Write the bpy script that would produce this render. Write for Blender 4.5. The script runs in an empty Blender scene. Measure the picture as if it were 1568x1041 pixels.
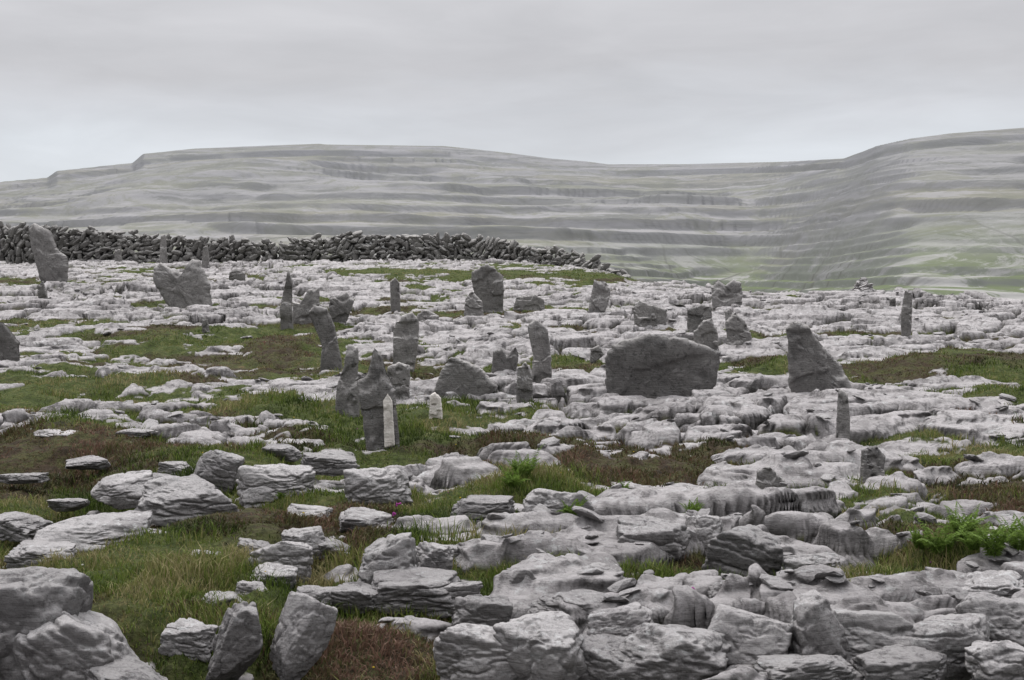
import bpy, bmesh, math, numpy as np
from mathutils import Vector, Matrix
rng=np.random.default_rng(7)
# ------------------------------------------------------------ noise tools
RT=np.random.default_rng(3).random((24,512*512)).astype(np.float32)
def h2(ix,iy,s): return RT[s%24][((ix&511)<<9)+(iy&511)]
def vn(x,y,s=0):
    fx=np.floor(x); fy=np.floor(y); ix=fx.astype(np.int64); iy=fy.astype(np.int64)
    tx=x-fx; ty=y-fy; tx=tx*tx*(3-2*tx); ty=ty*ty*(3-2*ty)
    a=h2(ix,iy,s); b=h2(ix+1,iy,s); c=h2(ix,iy+1,s); d=h2(ix+1,iy+1,s)
    return (a+(b-a)*tx)*(1-ty)+(c+(d-c)*tx)*ty
def fbm(x,y,s=0,o=4,g=0.5):
    r=0;a=1.;t=0
    for i in range(o):
        r=r+a*vn(x,y,s+i); t+=a; a*=g
        x,y=1.7*x-1.06*y+13.1,1.06*x+1.7*y+7.7
    return r/t
def vn3(x,y,z,s=0):
    fz=np.floor(z); iz=fz.astype(np.int64); t=z-fz; t=t*t*(3-2*t)
    a=vn(x+iz*7.31,y+iz*3.77,s); b=vn(x+(iz+1)*7.31,y+(iz+1)*3.77,s)
    return a+(b-a)*t
def fbm3(x,y,z,s=0,o=4,g=0.5):
    r=0;a=1.;t=0
    for i in range(o):
        r=r+a*vn3(x,y,z,s+i); t+=a; a*=g; x=x*2.03+3.1;y=y*2.03+1.7;z=z*2.03+5.3
    return r/t
def voro(x,y,s,j=0.85):
    ix=np.floor(x).astype(np.int64); iy=np.floor(y).astype(np.int64)
    F1=np.full(x.shape,9.);F2=np.full(x.shape,9.);bi=ix.copy();bj=iy.copy()
    cx=x.copy();cy=y.copy()
    for a in(-1,0,1):
        for b in(-1,0,1):
            jx=ix+a;jy=iy+b
            px=jx+.5+(h2(jx,jy,s)-.5)*j; py=jy+.5+(h2(jx,jy,s+1)-.5)*j
            d=(px-x)**2+(py-y)**2; m=d<F1
            F2=np.where(m,F1,np.minimum(F2,d));F1=np.where(m,d,F1)
            bi=np.where(m,jx,bi);bj=np.where(m,jy,bj);cx=np.where(m,px,cx);cy=np.where(m,py,cy)
    return np.sqrt(F1),np.sqrt(F2),bi,bj,x-cx,y-cy
def sst(a,b,x):
    t=np.clip((x-a)/(b-a),0,1); return t*t*(3-2*t)
# ------------------------------------------------------------ image pixel frame: u,v are image coordinates seen through the camera
F=2178.; CH=1.7; PITCH=math.atan(80.5/F); cp,sp=math.cos(PITCH),math.sin(PITCH); SL=0.05
def to_pixel(x,y,z):  # world point to image pixel u,v
    zz=z-CH; dep=y*cp-zz*sp; up=y*sp+zz*cp; dep=np.maximum(dep,0.3)
    return 784+F*x/dep, 520.5-F*up/dep
def P(u,v):  # image pixel u,v cast through the camera onto the sloping ground plane
    a=(u-784)/F; b=-(v-520.5)/F
    dy=cp+b*sp; dz=-sp+b*cp
    t=CH/(SL*dy-dz); return a*t, dy*t, SL*dy*t
BU=[-600,500,700,840,960,1100,1300,1568,2200]; BD=[62,60,56,50,40,34,31,28,26]
def browbase(x,y):
    yy=np.maximum(y,1.0); u=784+F*x/yy
    D=np.interp(u,BU,BD); e=np.maximum(y-D+1.5,0)
    return SL*y-0.17*e*e/(e+3.0)
VEG=[(225,507,85,11,.85),(420,525,60,12,.5),(60,640,120,30,.4),(230,690,270,60,.75),(130,890,190,65,1.0),(420,840,230,60,.75),
(600,860,220,60,.7),(610,990,150,60,1.0),(660,615,80,14,.6),(815,655,75,13,.7),(1410,548,170,14,.9),(1370,800,110,34,.9),(560,760,180,24,.4),
(1470,850,120,40,1.0),(980,770,110,22,.8),(800,740,90,22,.75),(760,415,210,9,1.6),(560,408,120,6,1.0),(850,425,120,7,1.0),(1200,556,40,10,.9),
(640,437,70,6,.7),(1220,455,120,5,.6),(780,505,25,12,.8),(900,895,220,26,.95),(1190,925,180,22,1.2),(1050,955,220,14,1.0),
(300,950,160,60,.9),(1330,900,120,20,.9),(1540,560,60,18,.6),(30,790,90,30,.5),(1060,590,20,9,.5),(690,480,50,9,.5),(1250,510,60,6,.5),(1050,850,150,12,.5)]
ROCK=[(1150,620,330,45,.35),(1320,690,260,40,.4),(560,700,110,20,.8),(120,820,110,22,1.1),(300,775,80,22,.7),(600,720,150,22,.5),(1150,740,150,40,.35),
(620,890,120,30,.7),(880,790,70,20,.5),(650,530,200,30,.25),(1500,760,80,25,.4),(560,650,30,20,.3),(150,600,220,14,.6),(250,540,200,12,.5),(450,860,70,24,.9),(90,700,120,9,.6),(300,650,150,9,.5),(330,920,50,16,.6)]
def ground(x,y):
    b=browbase(x,y); u,v=to_pixel(x,y,SL*y)
    bias=np.full(x.shape,0.08)
    for (a,c,ra,rc,am) in VEG: bias=bias+am*np.exp(-((u-a)/ra)**2-((v-c)/rc)**2)
    for (a,c,ra,rc,am) in ROCK: bias=bias-am*np.exp(-((u-a)/ra)**2-((v-c)/rc)**2)
    near=sst(13,6.5,y); far=sst(14,30,y)
    wx=x+0.40*(fbm(x*.8,y*.8,1,2)-.5)+.08*(fbm(x*3.5,y*3.5,2,2)-.5); wy=y+0.40*(fbm(x*.8+31,y*.8,4,2)-.5)+.08*(fbm(x*3.5+9,y*3.5,5,2)-.5)
    c,s=math.cos(.28),math.sin(.28)
    rx=(c*wx+s*wy); ry=(-s*wx+c*wy)
    F1,F2,bi,bj,dx,dy=voro(rx/1.4,ry/.58,6)
    r1=h2(bi,bj,9);r2=h2(bi,bj,10);r3=h2(bi,bj,11)
    e=F2-F1; cw=1+1.3*far
    hA=(r1-.5)*.14+dx*(r2-.5)*.13+dy*(r3-.35)*.12
    cA=(1-sst(.02*cw,(.085+.04*near)*cw,e))*.22+np.exp(-(e/.16)**2)*.03
    G1,G2,ci,cj,ex,ey=voro(rx/.46+5,ry/.26,12)
    g=G2-G1; k1=h2(ci,cj,14);k2=h2(ci,cj,15);k3=h2(ci,cj,13)
    flat=np.exp(-((u-1280)/380)**2-((v-640)/80)**2)
    keep=sst(.42,.58,fbm(x*.6,y*.6,16,2)+.12*near-.08*flat-.02*far)
    hB=((k1-.5)*.12+ey*(k2-.4)*.12+ex*(k3-.5)*.08)*(.10+.90*keep)
    cB=((1-sst(.02,.15,g))*.10+np.exp(-(g/.26)**2)*.025)*(.13+.87*keep)
    T=(fbm(x*.30+y*.1,y*.42,17,3)-.5)*.65+ (fbm(x*1.5,y*2.0,3,3)-.5)*.16
    q=T/.06; f=q-np.floor(q); terr=.06*(np.floor(q)+sst(.82,1.,f)*.93+.07*f)
    amp=1.0+.22*near-.15*far
    runn=(np.abs(fbm(x*4,y*3.,7,3)-.5))*(.04+.06*near)
    rock=(terr+hA+hB-cA-cB)*amp-runn
    st=.042+.01*far
    qb=(rock+.035*(fbm(x*2.2,y*2.2,5,3)-.5))/st; fb=qb-np.floor(qb)
    rock=rock+st*(sst(.66,.98,fb)-fb)*(.9-.15*near)
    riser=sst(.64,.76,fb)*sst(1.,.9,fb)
    V=bias+2.2*(fbm(x*1.2+3,y*.9,19,5,.66)-.5)
    soil=-.15+.18*np.clip(V,-.3,1.15)+.06*(fbm(x*3,y*3,20,3)-.5)+.03*(fbm(x*16,y*16,21,2)-.5)
    k=rock-soil
    z=np.maximum(rock,soil)
    veg=sst(.006,-.006,k)
    crev=np.clip((1-sst(.02*cw,.09*cw,e))+.85*(1-sst(.02,.12,g))*(.2+.8*keep)+.30*riser,0,1)  # crack soil, plus painted shade for deep gaps and ledge risers
    heath=sst(.42,.60,fbm(x*.9+50,y*.9,22,5,.6)-.03+.10*np.exp(-((u-300)/350)**2-((v-670)/60)**2)+.10*np.exp(-((u-1420)/220)**2-((v-550)/40)**2)
          -.13*np.exp(-((u-200)/260)**2-((v-900)/80)**2)-.2*np.exp(-((v-412)/14)**2)*(u<1000)*(u>400))
    return b+z,veg,crev,heath,b
# ------------------------------------------------------------ mesh helpers
def mk(name,V,Fc,mat,attrs={},smooth=True,parent=None,loc=None):
    V=np.asarray(V,dtype=np.float32); Fc=np.asarray(Fc,dtype=np.int32)
    me=bpy.data.meshes.new(name); n,k=Fc.shape
    me.vertices.add(len(V)); me.vertices.foreach_set('co',V.ravel())
    me.loops.add(n*k); me.loops.foreach_set('vertex_index',Fc.ravel())
    me.polygons.add(n); me.polygons.foreach_set('loop_start',np.arange(n,dtype=np.int32)*k)
    me.polygons.foreach_set('loop_total',np.full(n,k,dtype=np.int32))
    me.polygons.foreach_set('use_smooth',np.full(n,smooth,dtype=bool))
    for an,av in attrs.items():
        at=me.attributes.new(an,'FLOAT_COLOR','POINT')
        c=np.ones((len(V),4),dtype=np.float32); c[:,:av.shape[1]]=av; at.data.foreach_set('color',c.ravel())
    me.update(calc_edges=True); me.materials.append(mat)
    o=bpy.data.objects.new(name,me); bpy.context.scene.collection.objects.link(o)
    if loc is not None:o.location=loc
    if parent:o.parent=parent
    return o
def gridfaces(nr,nc):
    i=np.arange(nr-1)[:,None]*nc+np.arange(nc-1)[None,:]; i=i.ravel()
    return np.stack([i,i+1,i+nc+1,i+nc],1)
# ------------------------------------------------------------ materials
class N:
    def __init__(s,name):
        s.m=bpy.data.materials.new(name); s.m.use_nodes=True; s.t=s.m.node_tree; s.t.nodes.clear()
    def n(s,ty,ins={},**kw):
        nd=s.t.nodes.new(ty)
        for k,v in kw.items(): setattr(nd,k,v)
        for k,v in ins.items():
            if hasattr(v,'is_output') : s.t.links.new(v,nd.inputs[k])
            else: nd.inputs[k].default_value=v
        return nd
    def noise(s,vec,sc,det=6,ro=.55,dist=0): return s.n('ShaderNodeTexNoise',{'Vector':vec,'Scale':sc,'Detail':det,'Roughness':ro,'Distortion':dist}).outputs['Fac']
    def ramp(s,f,pts):
        r=s.n('ShaderNodeValToRGB',{'Fac':f}); e=r.color_ramp.elements
        while len(e)<len(pts): e.new(.5)
        for i,(p,c) in enumerate(pts):
            e[i].position=p; e[i].color=(c,c,c,1) if not hasattr(c,'__len__') else (*c,1)
        return r.outputs['Color']
    def mix(s,f,a,b,bt='MIX'):
        m=s.n('ShaderNodeMix',data_type='RGBA',blend_type=bt)
        for i,v in ((0,f),(6,a),(7,b)):
            if hasattr(v,'is_output'): s.t.links.new(v,m.inputs[i])
            else: m.inputs[i].default_value=v if i==0 else (*v,1)
        return m.outputs[2]
    def mr(s,v,a,b,c,d): return s.n('ShaderNodeMapRange',{0:v,1:a,2:b,3:c,4:d}).outputs[0]
    def math(s,op,a,b=0.): return s.n('ShaderNodeMath',{0:a,1:b},operation=op).outputs[0]
    def mapping(s,vec,sc): return s.n('ShaderNodeMapping',{'Vector':vec,'Scale':sc}).outputs[0]
    def out(s,col,rough=.9,normal=None,spec=.2):
        ins={'Base Color':col,'Roughness':rough,'Specular IOR Level':spec}
        if normal is not None: ins['Normal']=normal
        b=s.n('ShaderNodeBsdfPrincipled',ins); o=s.n('ShaderNodeOutputMaterial',{'Surface':b.outputs[0]}); return s.m
def rockcol(g,vec,light,dark,tint,fs=1.0,blot=.8):
    n1=g.noise(vec,1.3*fs,8,.68); n2=g.noise(vec,8*fs,8,.72); n3=g.noise(vec,60*fs,5,.7)
    c=g.ramp(n1,[(.34,dark),(.47,light),(.64,tint)])
    c=g.mix(g.ramp(n2,[(.36,blot),(.47,0.)]),c,tuple(x*.36 for x in dark))
    c=g.mix(g.ramp(n3,[(.55,0.),(.72,.5)]),c,tuple(min(1,x*1.35) for x in light))
    c=g.mix(g.ramp(n3,[(.30,.6),(.43,0.)]),c,tuple(x*.45 for x in dark))
    n4=g.noise(vec,17*fs,5,.7); vm=g.math('MULTIPLY',g.ramp(n4,[(.55,0.),(.61,.85)]),g.ramp(g.noise(vec,2.5*fs,4),[(.46,0.),(.58,1.)]))
    c=g.mix(vm,c,tuple(min(.64,x*1.45+.05) for x in light))
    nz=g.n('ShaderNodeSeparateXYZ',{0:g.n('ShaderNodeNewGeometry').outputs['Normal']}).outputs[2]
    c=g.mix(g.mr(nz,.1,.85,.68,0.),c,(.08,.076,.073))  # steep faces darker: weathering below bleached tops, plus shade painted into the colour
    return c
def rockbump(g,vec,fs=1.0,k=1.0):
    st=g.noise(g.mapping(vec,(1.5,1.5,14)),2.0*fs,4,.6)
    b1=g.noise(vec,10*fs,10,.74); vo=g.n('ShaderNodeTexVoronoi',{'Vector':vec,'Scale':32*fs}).outputs['Distance']
    h=g.math('ADD',g.math('MULTIPLY',st,.6),g.math('ADD',b1,g.math('MULTIPLY',vo,.15)))
    return g.n('ShaderNodeBump',{'Height':h,'Strength':.95*k,'Distance':.06/fs}).outputs[0]
LIGHT=(.49,.466,.468); DARK=(.32,.303,.304); TINT=(.55,.525,.525)
g=N('limestone_ground'); vec=g.n('ShaderNodeTexCoord').outputs['Object']
at=g.n('ShaderNodeAttribute',attribute_name='mask'); sx=g.n('ShaderNodeSeparateColor',{0:at.outputs['Color']})
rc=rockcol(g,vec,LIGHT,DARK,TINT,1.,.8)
rc=g.mix(g.math('MULTIPLY',sx.outputs[1],.95),rc,(.03,.028,.023))  # dark crack soil and painted gap shade from the mask
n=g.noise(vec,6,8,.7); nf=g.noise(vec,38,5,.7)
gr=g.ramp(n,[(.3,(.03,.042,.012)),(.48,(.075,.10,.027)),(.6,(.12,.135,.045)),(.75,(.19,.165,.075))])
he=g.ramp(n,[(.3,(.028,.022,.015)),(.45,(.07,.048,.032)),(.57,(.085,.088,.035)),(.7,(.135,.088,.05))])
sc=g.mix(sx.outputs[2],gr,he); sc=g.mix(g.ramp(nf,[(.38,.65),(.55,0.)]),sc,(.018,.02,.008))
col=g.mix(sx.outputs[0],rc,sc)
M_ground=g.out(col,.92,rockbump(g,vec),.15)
def rock_material(name,l,d,t,fs=1.,k=1.):
    g=N(name); tc=g.n('ShaderNodeTexCoord').outputs['Object']; ra=g.n('ShaderNodeObjectInfo').outputs['Random']
    vec=g.n('ShaderNodeVectorMath',{0:tc,1:g.n('ShaderNodeCombineXYZ',{0:g.math('MULTIPLY',ra,37.),1:g.math('MULTIPLY',ra,91.),2:0.}).outputs[0]},operation='ADD').outputs[0]
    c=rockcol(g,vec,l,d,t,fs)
    c=g.n('ShaderNodeVectorMath',{0:c,'Scale':g.mr(ra,0.,1.,.8,1.25)},operation='SCALE').outputs[0]
    return g.out(c,.9,rockbump(g,vec,fs,k),.15)
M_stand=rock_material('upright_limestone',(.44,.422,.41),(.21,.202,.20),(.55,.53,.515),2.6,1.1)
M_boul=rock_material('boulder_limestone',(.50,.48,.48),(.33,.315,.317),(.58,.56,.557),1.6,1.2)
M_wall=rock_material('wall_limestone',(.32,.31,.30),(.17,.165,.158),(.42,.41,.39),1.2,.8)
g=N('pale_limestone'); vec=g.n('ShaderNodeTexCoord').outputs['Object']
M_pale=g.out(g.ramp(g.noise(vec,14,6,.65),[(.3,(.42,.38,.35)),(.5,(.66,.62,.58)),(.7,(.74,.71,.67))]),.9,rockbump(g,vec,2.,.6))
def foliage(name,tr=.3):
    g=N(name); a=g.n('ShaderNodeAttribute',attribute_name='tint').outputs['Color']
    d=g.n('ShaderNodeBsdfPrincipled',{'Base Color':a,'Roughness':.65,'Specular IOR Level':.2}); t=g.n('ShaderNodeBsdfTranslucent',{'Color':a})
    m=g.n('ShaderNodeMixShader',{0:tr,1:d.outputs[0],2:t.outputs[0]}); g.n('ShaderNodeOutputMaterial',{'Surface':m.outputs[0]}); return g.m
M_fol=foliage('foliage')
# far hills
g=N('burren_hills'); vec=g.n('ShaderNodeTexCoord').outputs['Object']; sxyz=g.n('ShaderNodeSeparateXYZ',{0:vec}); sz=sxyz.outputs[2]; sxx=sxyz.outputs[0]
wz=g.noise(g.mapping(vec,(.0045,.0038,.004)),1.,6,.62)
vz=g.n('ShaderNodeVectorMath',{0:vec,1:g.n('ShaderNodeCombineXYZ',{0:0.,1:0.,2:g.mr(wz,.3,.7,-9.,9.)}).outputs[0]},operation='ADD').outputs[0]
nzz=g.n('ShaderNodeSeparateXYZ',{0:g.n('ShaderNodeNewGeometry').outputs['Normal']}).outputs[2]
bands=g.noise(g.mapping(vz,(.0009,.0007,.024)),1.,3,.5,.2)
b2=g.noise(g.mapping(vz,(.0045,.0035,.13)),1.,5,.6,.2)
pat=g.noise(g.mapping(vec,(.008,.0055,.016)),1.,9,.75,1.2)
fine=g.noise(g.mapping(vec,(.055,.028,.16)),1.,6,.75)
brk=g.ramp(g.noise(g.mapping(vec,(.007,.006,.012)),1.,6,.65),[(.40,.0),(.50,1.)])
c=g.ramp(bands,[(.38,(.22,.215,.165)),(.45,(.25,.242,.205)),(.50,(.285,.28,.28)),(.56,(.27,.266,.255)),(.62,(.235,.235,.195))])
c=g.mix(g.math('MULTIPLY',brk,g.ramp(b2,[(.425,.75),(.455,0.)])),c,(.145,.147,.13))
c=g.mix(g.math('MULTIPLY',brk,g.ramp(b2,[(.53,0.),(.565,.7)])),c,(.35,.34,.347))
c=g.mix(g.ramp(pat,[(.42,.65),(.49,0.)]),c,(.185,.187,.13))
low=g.mr(sz,85.,5.,0.,1.)
right=g.math('MULTIPLY',g.ramp(g.math('DIVIDE',sxx,600.),[(.08,.4),(.4,1.)]),low)
lowp=g.math('MULTIPLY',right,g.ramp(g.noise(g.mapping(vec,(.004,.003,.01)),1.,6,.6,.6),[(.36,0.),(.45,.95)]))
c=g.mix(lowp,c,(.12,.15,.07))
c=g.mix(g.math('MULTIPLY',low,g.ramp(pat,[(.52,0.),(.57,.85)])),c,(.38,.37,.365))
c=g.mix(g.ramp(fine,[(.32,.6),(.46,0.)]),c,(.14,.145,.12))
c=g.mix(g.ramp(fine,[(.56,0.),(.68,.5)]),c,(.39,.385,.385))
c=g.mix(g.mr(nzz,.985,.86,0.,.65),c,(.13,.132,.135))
vo=g.n('ShaderNodeTexVoronoi',{'Vector':g.mapping(vec,(.008,.005,0)),'Scale':1.},feature='DISTANCE_TO_EDGE').outputs['Distance']
c=g.mix(g.math('MULTIPLY',g.ramp(vo,[(.006,.8),(.018,0.)]),low),c,(.10,.10,.085))
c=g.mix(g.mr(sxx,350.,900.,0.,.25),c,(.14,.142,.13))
c=g.mix(g.mr(sz,0.,300.,.10,.42),c,(.25,.26,.285))  # bluish aerial haze painted into the hill colour, stronger with height
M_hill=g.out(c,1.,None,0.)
# ------------------------------------------------------------ pavement sheet
nc,nr=1700,1550
az=np.radians(np.linspace(-29,29,nc)); rr=np.exp(np.linspace(math.log(4.8),math.log(84),nr))
X=(rr[:,None]*np.sin(az)[None,:]).ravel(); Y=(rr[:,None]*np.cos(az)[None,:]-2.0).ravel()
Z,veg,crev,heath,bb=ground(X,Y)
def blur(a):
    p=np.pad(a,((2,2),(0,0)),'edge'); a=(p[:-4]+2*p[1:-3]+3*p[2:-2]+2*p[3:-1]+p[4:])/9
    p=np.pad(a,((0,0),(2,2)),'edge'); return (p[:,:-4]+2*p[:,1:-3]+3*p[:,2:-2]+2*p[:,3:-1]+p[:,4:])/9
Zb=blur(Z.reshape(nr,nc)).ravel(); fk=.12+sst(9,30,Y)*.75; Z=Zb*(1-fk)+Z*fk
# micro relief and bedding-plane overhangs on the smoothed blocks
rk_=(1-veg)
Z=Z+rk_*((fbm(X*9,Y*9,2,4,.6)-.5)*.028-np.clip(fbm(X*17,Y*17,8,2)-.62,0,1)*.07)
zr=(Z-bb)
ov=(vn3(X*1.6,Y*1.6,zr*24,5)-.5)*.09+(vn3(X*5,Y*5,zr*50,9)-.5)*.035
XX=X+rk_*(vn3(X*1.6+40,Y*1.6,zr*24,7)-.5)*.05; YY=Y+rk_*ov
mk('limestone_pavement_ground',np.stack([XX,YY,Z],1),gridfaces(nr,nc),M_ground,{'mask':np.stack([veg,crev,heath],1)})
# ------------------------------------------------------------ hills
RU=[-700,-100,0,75,90,205,222,300,400,490,500,680,780,840,900,930,1050,1200,1290,1320,1340,1390,1450,1568,1900,2300]
RV=[300,285,279,272,262,250,236,228,224,221,222,224,235,243,248,252,252,248,243,232,224,213,205,196,185,200]
na=1300
ha=np.linspace(-.62,.62,na); hd=np.exp(np.linspace(math.log(58),math.log(5200),1000))
A,D=np.meshgrid(ha,hd); HX=D*A; HY=D.copy(); U=784+F*A
e1=(440-np.interp(784+F*ha,RU,RV))/F
k1=np.exp(-np.linspace(-2.5,2.5,5)**2); k1/=k1.sum(); e1=np.convolve(np.pad(e1,2,'edge'),k1,'valid')
kk=np.exp(-np.linspace(-2.5,2.5,241)**2); kk/=kk.sum()
es=np.convolve(np.pad(e1,120,'edge'),kk,'valid')
R=3200-1000*sst(1130,1400,U)-300*sst(300,-300,U)
lo=-.035-.012*sst(900,1400,U)
t=np.clip((D-300)/(R-300),0,1); tt=.55*t+.45*(1-(1-t)**2)
tt=tt*(1-.60*sst(1000,1350,U)*sst(.0,.12,t)*sst(.62,.2,t))
wE=sst(.80,.95,t); E=es[None,:]*(1-wE)+e1[None,:]*wE
nz_=fbm(HX/560+3,HY/620,2,5)-.5; n2_=fbm(HX/170+3,HY/230,5,4)-.5
tan=lo+(E-lo)*tt+(.09*nz_+.012*n2_)*3.2*t*(1-t)
uc=960+400*t; tan=tan-.024*np.exp(-((U-uc)/170.)**2)*sst(0,.12,t)*sst(.85,.35,t)
tan=np.minimum(tan,lo+(E-lo)*(.10+.84*np.minimum(1,t*1.25)) +.1*sst(.95,1,t))
tan=np.where(t>=1,e1[None,:],np.minimum(tan,e1[None,:]-.0025*sst(1,.97,t)))
Zh=CH+tan*D
ZR=CH+e1[None,:]*R; Zh=np.where(D>R,ZR-.10*(D-R),Zh)
def terrace(Zh,S,a,wob,sc,seed):
    q=Zh/S+wob*(fbm(HX/sc,HY/sc,seed,5,.55)-.5); f=q-np.floor(q); m=.08+.92*sst(.40,.58,fbm(HX/240+seed,HY/400,13+seed,4)); rk=h2(np.floor(q).astype(np.int64)+300,np.floor(q).astype(np.int64)*0+seed,3)
    return Zh+S*a*m*(.15+.85*rk)*(sst(.78,.92,f)-f)
fade=sst(250,600,D)*sst(20,-160,D-R)
Zh=Zh+(terrace(Zh,25.,.65,1.6,700.,2)-Zh)*fade
Zh=Zh+(terrace(Zh,9.5,.8,1.7,480.,5)-Zh)*fade
Zh=Zh+(fbm(HX/40,HY/40,9,3)-.5)*1.2*sst(300,900,D)*sst(0,-200,D-R)
z0=-6.; Zh=np.where(D<300,z0+(CH+lo*300-z0)*((D-58)/242.),Zh)
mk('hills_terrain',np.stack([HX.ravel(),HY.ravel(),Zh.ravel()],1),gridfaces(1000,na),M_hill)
# ------------------------------------------------------------ rock builders
def ico(sub):
    bm=bmesh.new(); bmesh.ops.create_icosphere(bm,subdivisions=sub,radius=1)
    v=np.array([p.co[:] for p in bm.verts]); f=np.array([[q.index for q in p.verts] for p in bm.faces]); bm.free(); return v,f
I5=ico(6); I2=ico(2)
def rshape(V,r,n=12,k=16,amp=.06,box=.8):
    nn=r.normal(size=(n,3)); nn/=np.linalg.norm(nn,axis=1)[:,None]; dd=r.uniform(.62,1.,n)
    ax=np.array([[1,0,0],[-1,0,0],[0,1,0],[0,-1,0],[0,0,1],[0,0,-1.]]); nn=np.vstack([nn,ax]); dd=np.concatenate([dd,np.full(6,box)])
    dot=np.clip(V@nn.T,0,None)/dd; rad=(dot**k).sum(1)**(-1./k)
    p=V*rad[:,None]; o=r.uniform(0,50,3)
    if amp>0:
        nz=fbm3(p[:,0]*1.5+o[0],p[:,1]*1.5+o[1],p[:,2]*1.8+o[2],3,6,.6)-.5
        rd=np.abs(fbm3(p[:,0]*1.6+o[1],p[:,1]*1.6+o[0],p[:,2]*3+o[2],9,4)-.5)
        p=p*(1+amp*2.6*nz-amp*1.6*np.clip(.09-rd,0,1)*8)[:,None]
    return p
def rotm(a,b,c):
    return np.array(Matrix.Rotation(c,3,'Z')@Matrix.Rotation(b,3,'Y')@Matrix.Rotation(a,3,'X'))
VAR=[rshape(I2[0],np.random.default_rng(100+i),9,20,.03,.8) for i in range(24)]
def bulk(name,items,mat):
    vs=[];fs=[];o=0
    for i,(p,s,r) in enumerate(items):
        v=(VAR[i%24]*np.array(s))@rotm(*r).T+np.array(p); vs.append(v); fs.append(I2[1]+o); o+=len(v)
    return mk(name,np.vstack(vs),np.vstack(fs),mat,smooth=False)
def boulder(u,v,w,h,seed,tilt=0.,name='limestone_boulder',mat=None,dep=.8,n=14,k=34):
    x,y,z=P(u,v); s=y/F; r=np.random.default_rng(seed)
    p=rshape(I5[0],r,n,k,.085)*np.array([w*s*.62,w*s*.62*dep,h*s*.78])
    p=p@rotm(r.uniform(-.15,.15),tilt,r.uniform(-.4,.4)).T
    return mk(name,p,I5[1],mat or M_boul,loc=(x,y+w*s*.3,z+h*s*.26))
def slab(poly,bv,T=None,yaw=0.,name='standing_stone',mat=None,seed=0,rough=.026,lean=0.):
    poly=np.array(poly,float); u0=(poly[:,0].min()+poly[:,0].max())/2
    x0,y0,z0=P(u0,bv); s=y0/F
    px=(poly[:,0]-u0)*s; pz=(bv-poly[:,1])*s; H=pz.max()
    low=pz<.14*H; pz=np.where(low,pz-(.12+.12*H),pz)
    W=px.max()-px.min(); sz=max(W,H)
    if T is None: T=.10*min(W,H)+.028
    cx,cz=px.mean(),(pz.max()+pz.min())/2; qx=px-cx; qz=pz-cz
    nt=220; th=np.linspace(0,2*np.pi,nt,endpoint=False); rad=np.zeros(nt); dx,dz=np.cos(th),np.sin(th)
    for i in range(len(qx)):
        j=(i+1)%len(qx); ex,ez=qx[j]-qx[i],qz[j]-qz[i]
        den=dx*ez-dz*ex; den=np.where(np.abs(den)<1e-9,1e-9,den)
        tt=(qx[i]*ez-qz[i]*ex)/den; ss=(qx[i]*dz-qz[i]*dx)/den
        rad=np.where((ss>=-1e-6)&(ss<=1+1e-6)&(tt>rad),tt,rad)
    jag=fbm(np.cos(th)*4+seed*3.1+20,np.sin(th)*4+seed+20,6,5,.65)-.5
    S=np.array([.06,.13,.2,.27,.34,.41,.48,.55,.62,.68,.74,.80,.85,.90,.94,.97,.988,1.0])
    prof=(1-S**14)**.5; rings=[];
    for a,b in zip(S,prof): rings.append((a,-b))
    for a,b in list(zip(S,prof))[-2::-1]: rings.append((a,b))
    V=[];
    for a,b in rings:
        rj=rad*a*(1+.18*jag*a**5); V.append(np.stack([dx*rj,np.full(nt,b*T),dz*rj],1))
    V=np.vstack(V+[np.array([[0,-T,0],[0,T,0]])]); m=len(rings)
    zf=(V[:,2]-qz.min())/(qz.max()-qz.min()); V[:,1]*=(1.15-.5*zf)
    o=seed*3.7+1.3; k=2.2/sz
    d=[fbm3(V[:,0]*k*1.5+o+c*9,V[:,1]*k*1.5+c*5,V[:,2]*k*1.5+o,c*4,6,.6)-.5 for c in range(3)]
    V[:,0]+=d[0]*rough*sz*1.5; V[:,2]+=d[1]*rough*sz*1.2; V[:,1]+=d[2]*min(T*1.6,rough*sz*3.4)
    fl=fbm3(V[:,0]*k*.9+o,V[:,1]*0+3,V[:,2]*k*1.4+o,12,3); V[:,1]+=(sst(.48,.52,fl)-.5)*min(.4*T,.03)*np.sign(V[:,1])
    V[:,1]+=lean*(V[:,2]-qz.min())
    V[:,0]+=cx; V[:,2]+=cz
    i=np.arange(m-1)[:,None]*nt+np.arange(nt)[None,:]; j=np.arange(m-1)[:,None]*nt+(np.arange(nt)[None,:]+1)%nt
    q=np.stack([i,j,j+nt,i+nt],-1).reshape(-1,4); tri=np.concatenate([q[:,[0,1,2]],q[:,[0,2,3]]])
    a=np.arange(nt); b=(a+1)%nt; c1=m*nt; L=(m-1)*nt
    tri=np.concatenate([tri,np.stack([b,a,np.full(nt,c1)],1),np.stack([L+a,L+b,np.full(nt,c1+1)],1)])
    cy,sy=math.cos(yaw),math.sin(yaw); V=V@np.array([[cy,-sy,0],[sy,cy,0],[0,0,1]]).T
    return mk(name,V,tri,mat or M_stand,loc=(x0,y0+T,z0))
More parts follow.
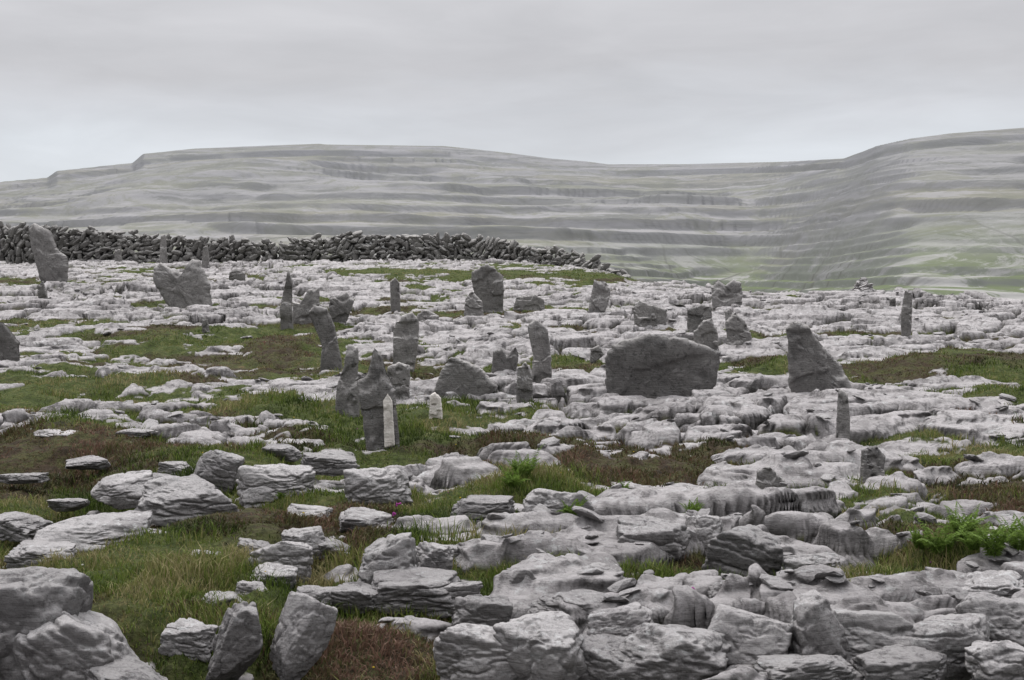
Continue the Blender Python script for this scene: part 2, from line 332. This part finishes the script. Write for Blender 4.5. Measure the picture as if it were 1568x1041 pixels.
ST=[([(42,350),(50,342),(75,352),(85,380),(102,395),(103,408),(98,438),(70,438),(62,425),(52,400),(45,370)],438),
([(57,438),(66,430),(76,458),(60,460)],460),
([(229,410),(240,402),(258,412),(278,418),(290,395),(302,400),(318,435),(327,463),(262,463),(240,448),(230,430)],463),
([(175,400),(176,382),(186,381),(187,400)],402),([(243,402),(246,360),(253,358),(257,402)],404),([(307,412),(310,378),(318,375),(322,412)],412),
([(429,495),(428,470),(438,425),(441,410),(448,430),(446,470),(450,494)],495),
([(447,490),(446,462),(458,465),(470,445),(486,440),(488,465),(475,490)],490),
([(488,555),(492,530),(472,478),(480,465),(500,470),(512,500),(524,545),(522,556)],555),
([(500,490),(505,455),(530,448),(541,460),(537,475),(525,489)],489),
([(598,467),(597,430),(604,424),(611,432),(613,467)],467),
([(600,554),(602,500),(615,483),(630,478),(641,490),(640,525),(632,552)],554),
([(562,658),(550,620),(544,583),(560,573),(572,536),(582,543),(592,575),(604,600),(613,657),(590,666)],660),
([(511,618),(515,590),(525,560),(529,526),(545,530),(547,580),(551,616)],618),
([(588,600),(592,562),(610,553),(627,560),(626,598)],600),
([(735,467),(723,440),(722,415),(745,402),(757,410),(770,420),(772,445),(770,468)],468),
([(708,480),(712,455),(722,446),(738,462),(742,480)],480),
([(751,577),(755,537),(768,533),(776,545),(790,530),(794,545),(787,577)],577),
([(790,604),(792,562),(805,553),(815,575),(817,604)],604),
([(812,579),(816,545),(806,500),(820,490),(838,503),(842,535),(846,578)],579),
([(655,597),(675,570),(690,546),(715,552),(740,565),(762,592),(740,600)],600),
([(897,486),(905,455),(910,428),(927,430),(936,445),(932,465),(915,484)],486),
([(975,498),(968,470),(980,460),(1005,468),(1023,474),(1022,497)],498),
([(925,596),(930,545),(938,526),(955,518),(1000,512),(1050,516),(1080,530),(1106,538),(1100,575),(1096,600),(1000,606)],602),
([(1094,482),(1090,440),(1100,428),(1112,438),(1124,428),(1136,432),(1139,480)],481),
([(1052,500),(1054,474),(1075,465),(1090,470),(1093,500)],500),
([(1066,536),(1063,508),(1078,492),(1091,486),(1100,510),(1104,536)],537),
([(1115,528),(1112,492),(1126,478),(1140,490),(1152,510),(1150,528)],528),
([(1215,597),(1210,560),(1207,503),(1218,490),(1240,498),(1262,530),(1290,560),(1324,594),(1300,602),(1250,601)],600),
([(1382,507),(1380,480),(1387,444),(1397,453),(1397,485),(1395,508)],508),
([(1281,655),(1284,620),(1286,596),(1299,603),(1303,640),(1303,656)],655),
([(-14,548),(-12,492),(5,493),(28,525),(27,545)],548),
([(349,433),(351,417),(362,412),(375,418),(376,433)],433),([(635,502),(638,480),(655,474),(672,484),(674,500)],501),
([(1362,476),(1362,458),(1370,455),(1373,476)],476),([(1108,476),(1118,472),(1127,500),(1131,524),(1120,524)],524),
([(308,502),(311,486),(318,485),(321,502)],502),([(785,465),(790,455),(820,451),(833,458),(835,467)],467),
([(903,545),(905,534),(918,528),(926,543)],546),([(1158,750),(1160,722),(1180,714),(1206,740),(1208,752)],752),([(1320,715),(1322,690),(1345,683),(1358,700),(1356,716)],716)]
r=np.random.default_rng(11)
for i,(pl,bv) in enumerate(ST):
    slab(pl,bv,yaw=r.uniform(-.22,.22),seed=i,lean=r.uniform(-.1,.12))
slab([(656,628),(658,606),(666,600),(675,610),(679,628)],628,name='pale_stone',mat=M_pale,seed=60)
slab([(590,655),(588,612),(595,601),(602,612),(606,652)],660,T=.025,name='pale_stone',mat=M_pale,seed=61).location.y-=.09
# foreground boulders
BO=[(0,1050,190,215,.25),(95,1062,190,120,.45),(-60,1060,160,160,0),(180,1070,130,50,.3),(735,1045,150,85,.1),(835,1050,140,110,-.2),(930,1045,110,70,.2),(1030,1050,190,90,.1),(955,992,100,60,-.15),(1150,1035,130,95,.15),(1255,1030,110,125,-.1),
(1340,1025,150,95,.1),(1440,1030,170,80,-.05),(1530,1000,120,90,.1),(1540,1050,110,70,0),(1390,1060,150,60,0),(1240,1065,150,55,0),(1530,935,110,55,-.1),
(890,955,150,45,.1),(1020,940,130,45,.05),(735,975,90,65,.1),(1115,945,90,55,-.1),(360,1020,75,110,.45),(455,1025,75,120,.35),(285,1000,80,50,.2),
(590,900,100,80,-.2),(655,885,70,60,.2),(640,925,150,40,0),(1005,855,120,60,.1),(1150,885,120,80,.25),(790,915,65,45,.15),(1250,895,90,50,-.1),
(740,800,100,42,0),(855,810,110,60,.15),(1080,845,60,60,0),(280,795,150,62,.15),(180,765,95,38,-.1),(330,735,65,48,.3),(130,845,170,45,0),(420,760,120,50,0),(575,770,100,60,-.1),(925,905,70,40,0),(1480,915,90,35,.1),(430,880,90,55,.2),
(20,815,90,30,.1),(415,905,70,40,.1),(310,870,50,25,0),(480,930,60,30,.1),(205,670,60,14,0),(80,672,80,14,0),(265,725,60,18,0),(510,850,50,25,0),(690,860,50,25,.1),(100,780,60,16,0),(25,740,70,14,0),(360,830,50,22,.1),
(390,860,60,34,.15),(540,930,80,36,.1),(465,850,70,40,-.1),(60,870,110,34,.05),(235,835,70,26,.1),(340,950,80,42,-.1),(560,820,90,34,.1),(700,925,70,36,-.05),(470,800,70,30,.05),(230,745,60,22,.1),(130,715,70,14,0),(500,720,80,30,.05),(430,700,60,20,0),(385,925,60,34,.1)]
for i,(u,v,w,h,tl) in enumerate(BO): boulder(u,v,w,h,200+i,tl)
# loose stones
it=[]; r=np.random.default_rng(5)
for i in range(900):
    u=r.uniform(-60,1640); v=440+ (r.random()**1.3)*520
    x,y,z=P(u,v); zg=ground(np.array([x]),np.array([y])); 
    if zg[1][0]>.3: continue
    s=r.uniform(.015,.045)*(1+.03*y)*(1.5 if r.random()<.10 else 1)
    it.append(((x,y,float(zg[0][0])+s*.12),(s*r.uniform(.9,1.8),s*r.uniform(.8,1.4),s*r.uniform(.2,.55)),(r.uniform(-.4,.4),r.uniform(-.4,.4),r.uniform(0,6))))
bulk('loose_stones',it,M_boul)
# cairn on the brow
it=[]; cx,cy,cz=P(1322,452); s=cy/F
for i in range(90):
    h=r.random()**1.2; w=(1-h)*20*s
    it.append(((cx+r.uniform(-w,w),cy+r.uniform(-w,w),cz+h*24*s),tuple(r.uniform(.05,.10,3)*np.array([1.3,1,.6])),tuple(r.uniform(-.6,.6,3))))
bulk('stone_cairn',it,M_boul)
# dry stone wall
WU=[-200,0,100,200,300,400,450,540,600,700,760,840,900,968]; WT=[340,344,349,357,366,370,366,356,361,361,367,379,394,419]
WD=[54,54,54,54,54,54,54,54,54,53.5,52.5,51,48,45]
it=[]; u=-200.
while u<966:
    d=np.interp(u,WU,WD); vt=np.interp(u,WU,WT); zt=CH+(440-vt)/F*d; x=(u-784)/F*d
    zb=float(browbase(np.array([x]),np.array([d]))[0])-.15
    z=zb; lean=(fbm(np.array([u/70.]),np.array([3.]),4,2)[0]-.5)*5
    zt+=r.uniform(-.07,.05)
    while z<zt-.02:
        for ly in(-.17,.17):
            L=r.uniform(.10,.30); top=z>zt-.2
            a=lean*.7+r.normal()*.5+(.3 if top else 0)
            it.append(((x+r.uniform(-.1,.1),d+ly+r.uniform(-.07,.07),z+r.uniform(-.04,.04)),(L,r.uniform(.12,.22),r.uniform(.05,.125)),(r.uniform(-.4,.4),a,r.uniform(-.5,.5))))
        z+=.15
    u+=9.
bulk('dry_stone_wall',it,M_wall)
# ------------------------------------------------------------ vegetation
idx=np.nonzero((veg>.6)&(Y<45)&(np.abs(X)<Y*.45+1.5))[0]
def blades(name,sel,hmin,hmax,wid,spread,pal,seed):
    r=np.random.default_rng(seed); n=len(sel)
    x=X[sel]+r.normal(size=n)*.002*Y[sel]; y=Y[sel]+r.normal(size=n)*.002*Y[sel]
    z=Z[sel]-.012; cl=fbm(x*2.6,y*2.6,15,3); fs=1-.45*sst(9,20,Y[sel])
    h=r.uniform(hmin,hmax,n)*(.3+1.4*np.clip((cl-.3)*2.,0,1))*fs; w=wid*r.uniform(.6,1.4,n)*(1+Y[sel]/9)
    a=r.uniform(0,2*np.pi,n); l=r.uniform(.15,1,n)*spread
    dx=np.cos(a);dy=np.sin(a); b=r.uniform(0,2*np.pi,n); wx=np.cos(b)*w; wy=np.sin(b)*w
    base=np.stack([x,y,z],1); W=np.stack([wx,wy,0*wx],1)
    mid=base+np.stack([dx*l*h*.35,dy*l*h*.35,h*.6],1); tip=base+np.stack([dx*l*h,dy*l*h,h*(1-.25*l)],1)
    V=np.stack([base-W,base+W,mid-W*.7,mid+W*.7,tip],1).reshape(-1,3)
    o=np.arange(n)*5; T=np.concatenate([np.stack([o,o+1,o+3],1),np.stack([o,o+3,o+2],1),np.stack([o+2,o+3,o+4],1)])
    pal=np.array(pal); f=np.clip(fbm(x*1.9+9,y*1.9,18,4)*2.4-.70+r.normal(size=n)*.24,0,.999)*(len(pal)-1)
    i=f.astype(int); t=(f-i)[:,None]; C=(pal[i]*(1-t)+pal[np.minimum(i+1,len(pal)-1)]*t)*r.uniform(.6,1.3,n)[:,None]
    mk(name,V,T,M_fol,{'tint':np.repeat(C,5,0)},smooth=False)
r=np.random.default_rng(9)
hs=heath[idx]
gi=idx[(hs<r.uniform(.15,1.,len(idx)))]; hi=idx[(hs>r.uniform(.15,.9,len(idx)))]
gi=r.choice(gi,min(len(gi),330000),replace=False); hi=r.choice(hi,min(len(hi),230000),replace=False)
blades('grass',gi,.03,.09,.0015,.9,[(.04,.062,.013),(.085,.125,.022),(.125,.18,.032),(.155,.185,.048),(.20,.19,.07),(.31,.27,.14)],1)
blades('heather',hi,.02,.06,.0022,1.1,[(.035,.042,.014),(.08,.052,.034),(.075,.092,.028),(.12,.068,.045),(.11,.115,.045),(.18,.11,.08)],2)
# ferns
def fern(u,v,size,seed):
    r=np.random.default_rng(seed); x,y,z=P(u,v); z=float(ground(np.array([x]),np.array([y]))[0][0]); V=[];T=[];C=[];o=0
    for k in range(26):
        a=r.uniform(0,6.28); L=size*r.uniform(.6,1.15); c,s=math.cos(a),math.sin(a); px,py=-s,c; lift=r.uniform(.9,1.6); out=r.uniform(.35,.8)
        for j in range(20):
            t=(j+1)/20; rad=L*t*out; hh=L*(lift*t-.65*t*t); wl=L*.26*math.sin(math.pi*min(1,t*.8+.2))*(1.05-t*.8)+.002
            q=np.array([c*rad,s*rad,hh])
            for sg in(-1,1):
                tip=q+np.array([px*sg*wl+c*wl*.35,py*sg*wl+s*wl*.35,-wl*r.uniform(0,.4)]); m=(q+tip)/2; fw=L*.024
                V+=[q,m+np.array([c*fw,s*fw,.004]),tip,m-np.array([c*fw,s*fw,-.004])]; T+=[[o,o+1,o+2],[o,o+2,o+3]]; o+=4
                C+=[np.array([.165,.255,.05])*r.uniform(.6,1.3)]*4
    mk('fern',V,T,M_fol,{'tint':np.array(C)},smooth=False,loc=(x,y,z+.02))
for i,(u,v,s) in enumerate([(1440,855,.22),(1475,848,.20),(1520,885,.20),(1560,880,.20),(1410,845,.13),(1490,875,.15),(800,752,.2),(785,765,.14),(950,732,.12),(875,812,.13),(1060,800,.1),(890,825,.11),(430,765,.05)]): fern(u,v,s,30+i)
# wildflowers
V=[];T=[];C=[];o=0; iv,jf=ico(1)
fl=r.choice(idx[Y[idx]<14],150,replace=False)
for q in fl:
    c=[(.65,.48,.04),(.65,.48,.04),(.32,.10,.28),(.6,.6,.55)][r.integers(4)]; s=.005*r.uniform(.7,1.4)
    V.append(iv*np.array([s,s,s*.6])+np.array([X[q],Y[q],Z[q]+r.uniform(.03,.07)])); T.append(jf+o); o+=len(iv); C+= [c]*len(iv)
for (u,v) in [(1058,966),(466,788),(604,822),(612,826)]:
    x,y,z=P(u,v); z=float(ground(np.array([x]),np.array([y]))[0][0])
    for k in range(5):
        V.append(iv*.006+np.array([x+r.uniform(-.015,.015),y-.05,z+.07+r.uniform(-.012,.012)])); T.append(jf+o); o+=len(iv); C+=[(.45,.07,.36)]*len(iv)
mk('wildflowers',np.vstack(V),np.vstack(T),M_fol,{'tint':np.array(C)})
# ------------------------------------------------------------ world & sun
w=bpy.data.worlds.new('World'); bpy.context.scene.world=w; w.use_nodes=True; t=w.node_tree; t.nodes.clear()
g=N.__new__(N); g.t=t
sky=g.n('ShaderNodeTexSky',sky_type='NISHITA'); sky.sun_disc=False; sky.sun_elevation=math.radians(60); sky.sun_rotation=math.radians(-35)
d=g.n('ShaderNodeTexCoord').outputs['Generated']; sp_=g.n('ShaderNodeSeparateXYZ',{0:d}); z=sp_.outputs[2]; yy=sp_.outputs[1]
cn=g.noise(g.mapping(d,(2.2,2.2,9)),1.6,5,.5,.3)
zz=g.math('ADD',z,g.math('MULTIPLY',g.math('SUBTRACT',cn,.5),.10))
c=g.ramp(zz,[(0.,(.66,.69,.735)),(.09,(.71,.74,.785)),(.125,(.64,.65,.685)),(.155,(.575,.57,.59)),(.2,(.635,.63,.65)),(.3,(.68,.675,.69))])
cn2=g.mr(g.noise(g.mapping(d,(3,3,14)),2.5,6,.55,.4),.3,.7,.93,1.06)
boost=g.mr(z,.22,.9,1.,3.2)
k=g.math('MULTIPLY',g.math('MULTIPLY',cn2,boost),g.mr(yy,-.9,.3,6.0,10.3))
c=g.n('ShaderNodeVectorMath',{0:c,'Scale':k},operation='SCALE').outputs[0]
c=g.mix(.94,sky.outputs[0],c)
bg=g.n('ShaderNodeBackground',{'Color':c,'Strength':.1}); g.n('ShaderNodeOutputWorld',{'Surface':bg.outputs[0]})
L=bpy.data.lights.new('sun','SUN'); L.energy=1.25; L.angle=math.radians(12); L.color=(1,.965,.92)
so=bpy.data.objects.new('sun',L); bpy.context.scene.collection.objects.link(so)
dirv=Vector((math.sin(math.radians(-35))*math.cos(math.radians(60)),math.cos(math.radians(-35))*math.cos(math.radians(60)),math.sin(math.radians(60))))
so.rotation_euler=dirv.to_track_quat('Z','Y').to_euler()
cam=bpy.data.cameras.new('camera'); cam.sensor_width=36; cam.lens=36*F/1568; cam.clip_end=12000; cam.clip_start=.1
co=bpy.data.objects.new('camera',cam); bpy.context.scene.collection.objects.link(co); co.location=(0,0,CH); co.rotation_euler=(math.radians(90)-PITCH,0,0)
sc=bpy.context.scene; sc.camera=co; sc.view_settings.view_transform='Standard'; sc.view_settings.look='None'; sc.view_settings.exposure=0
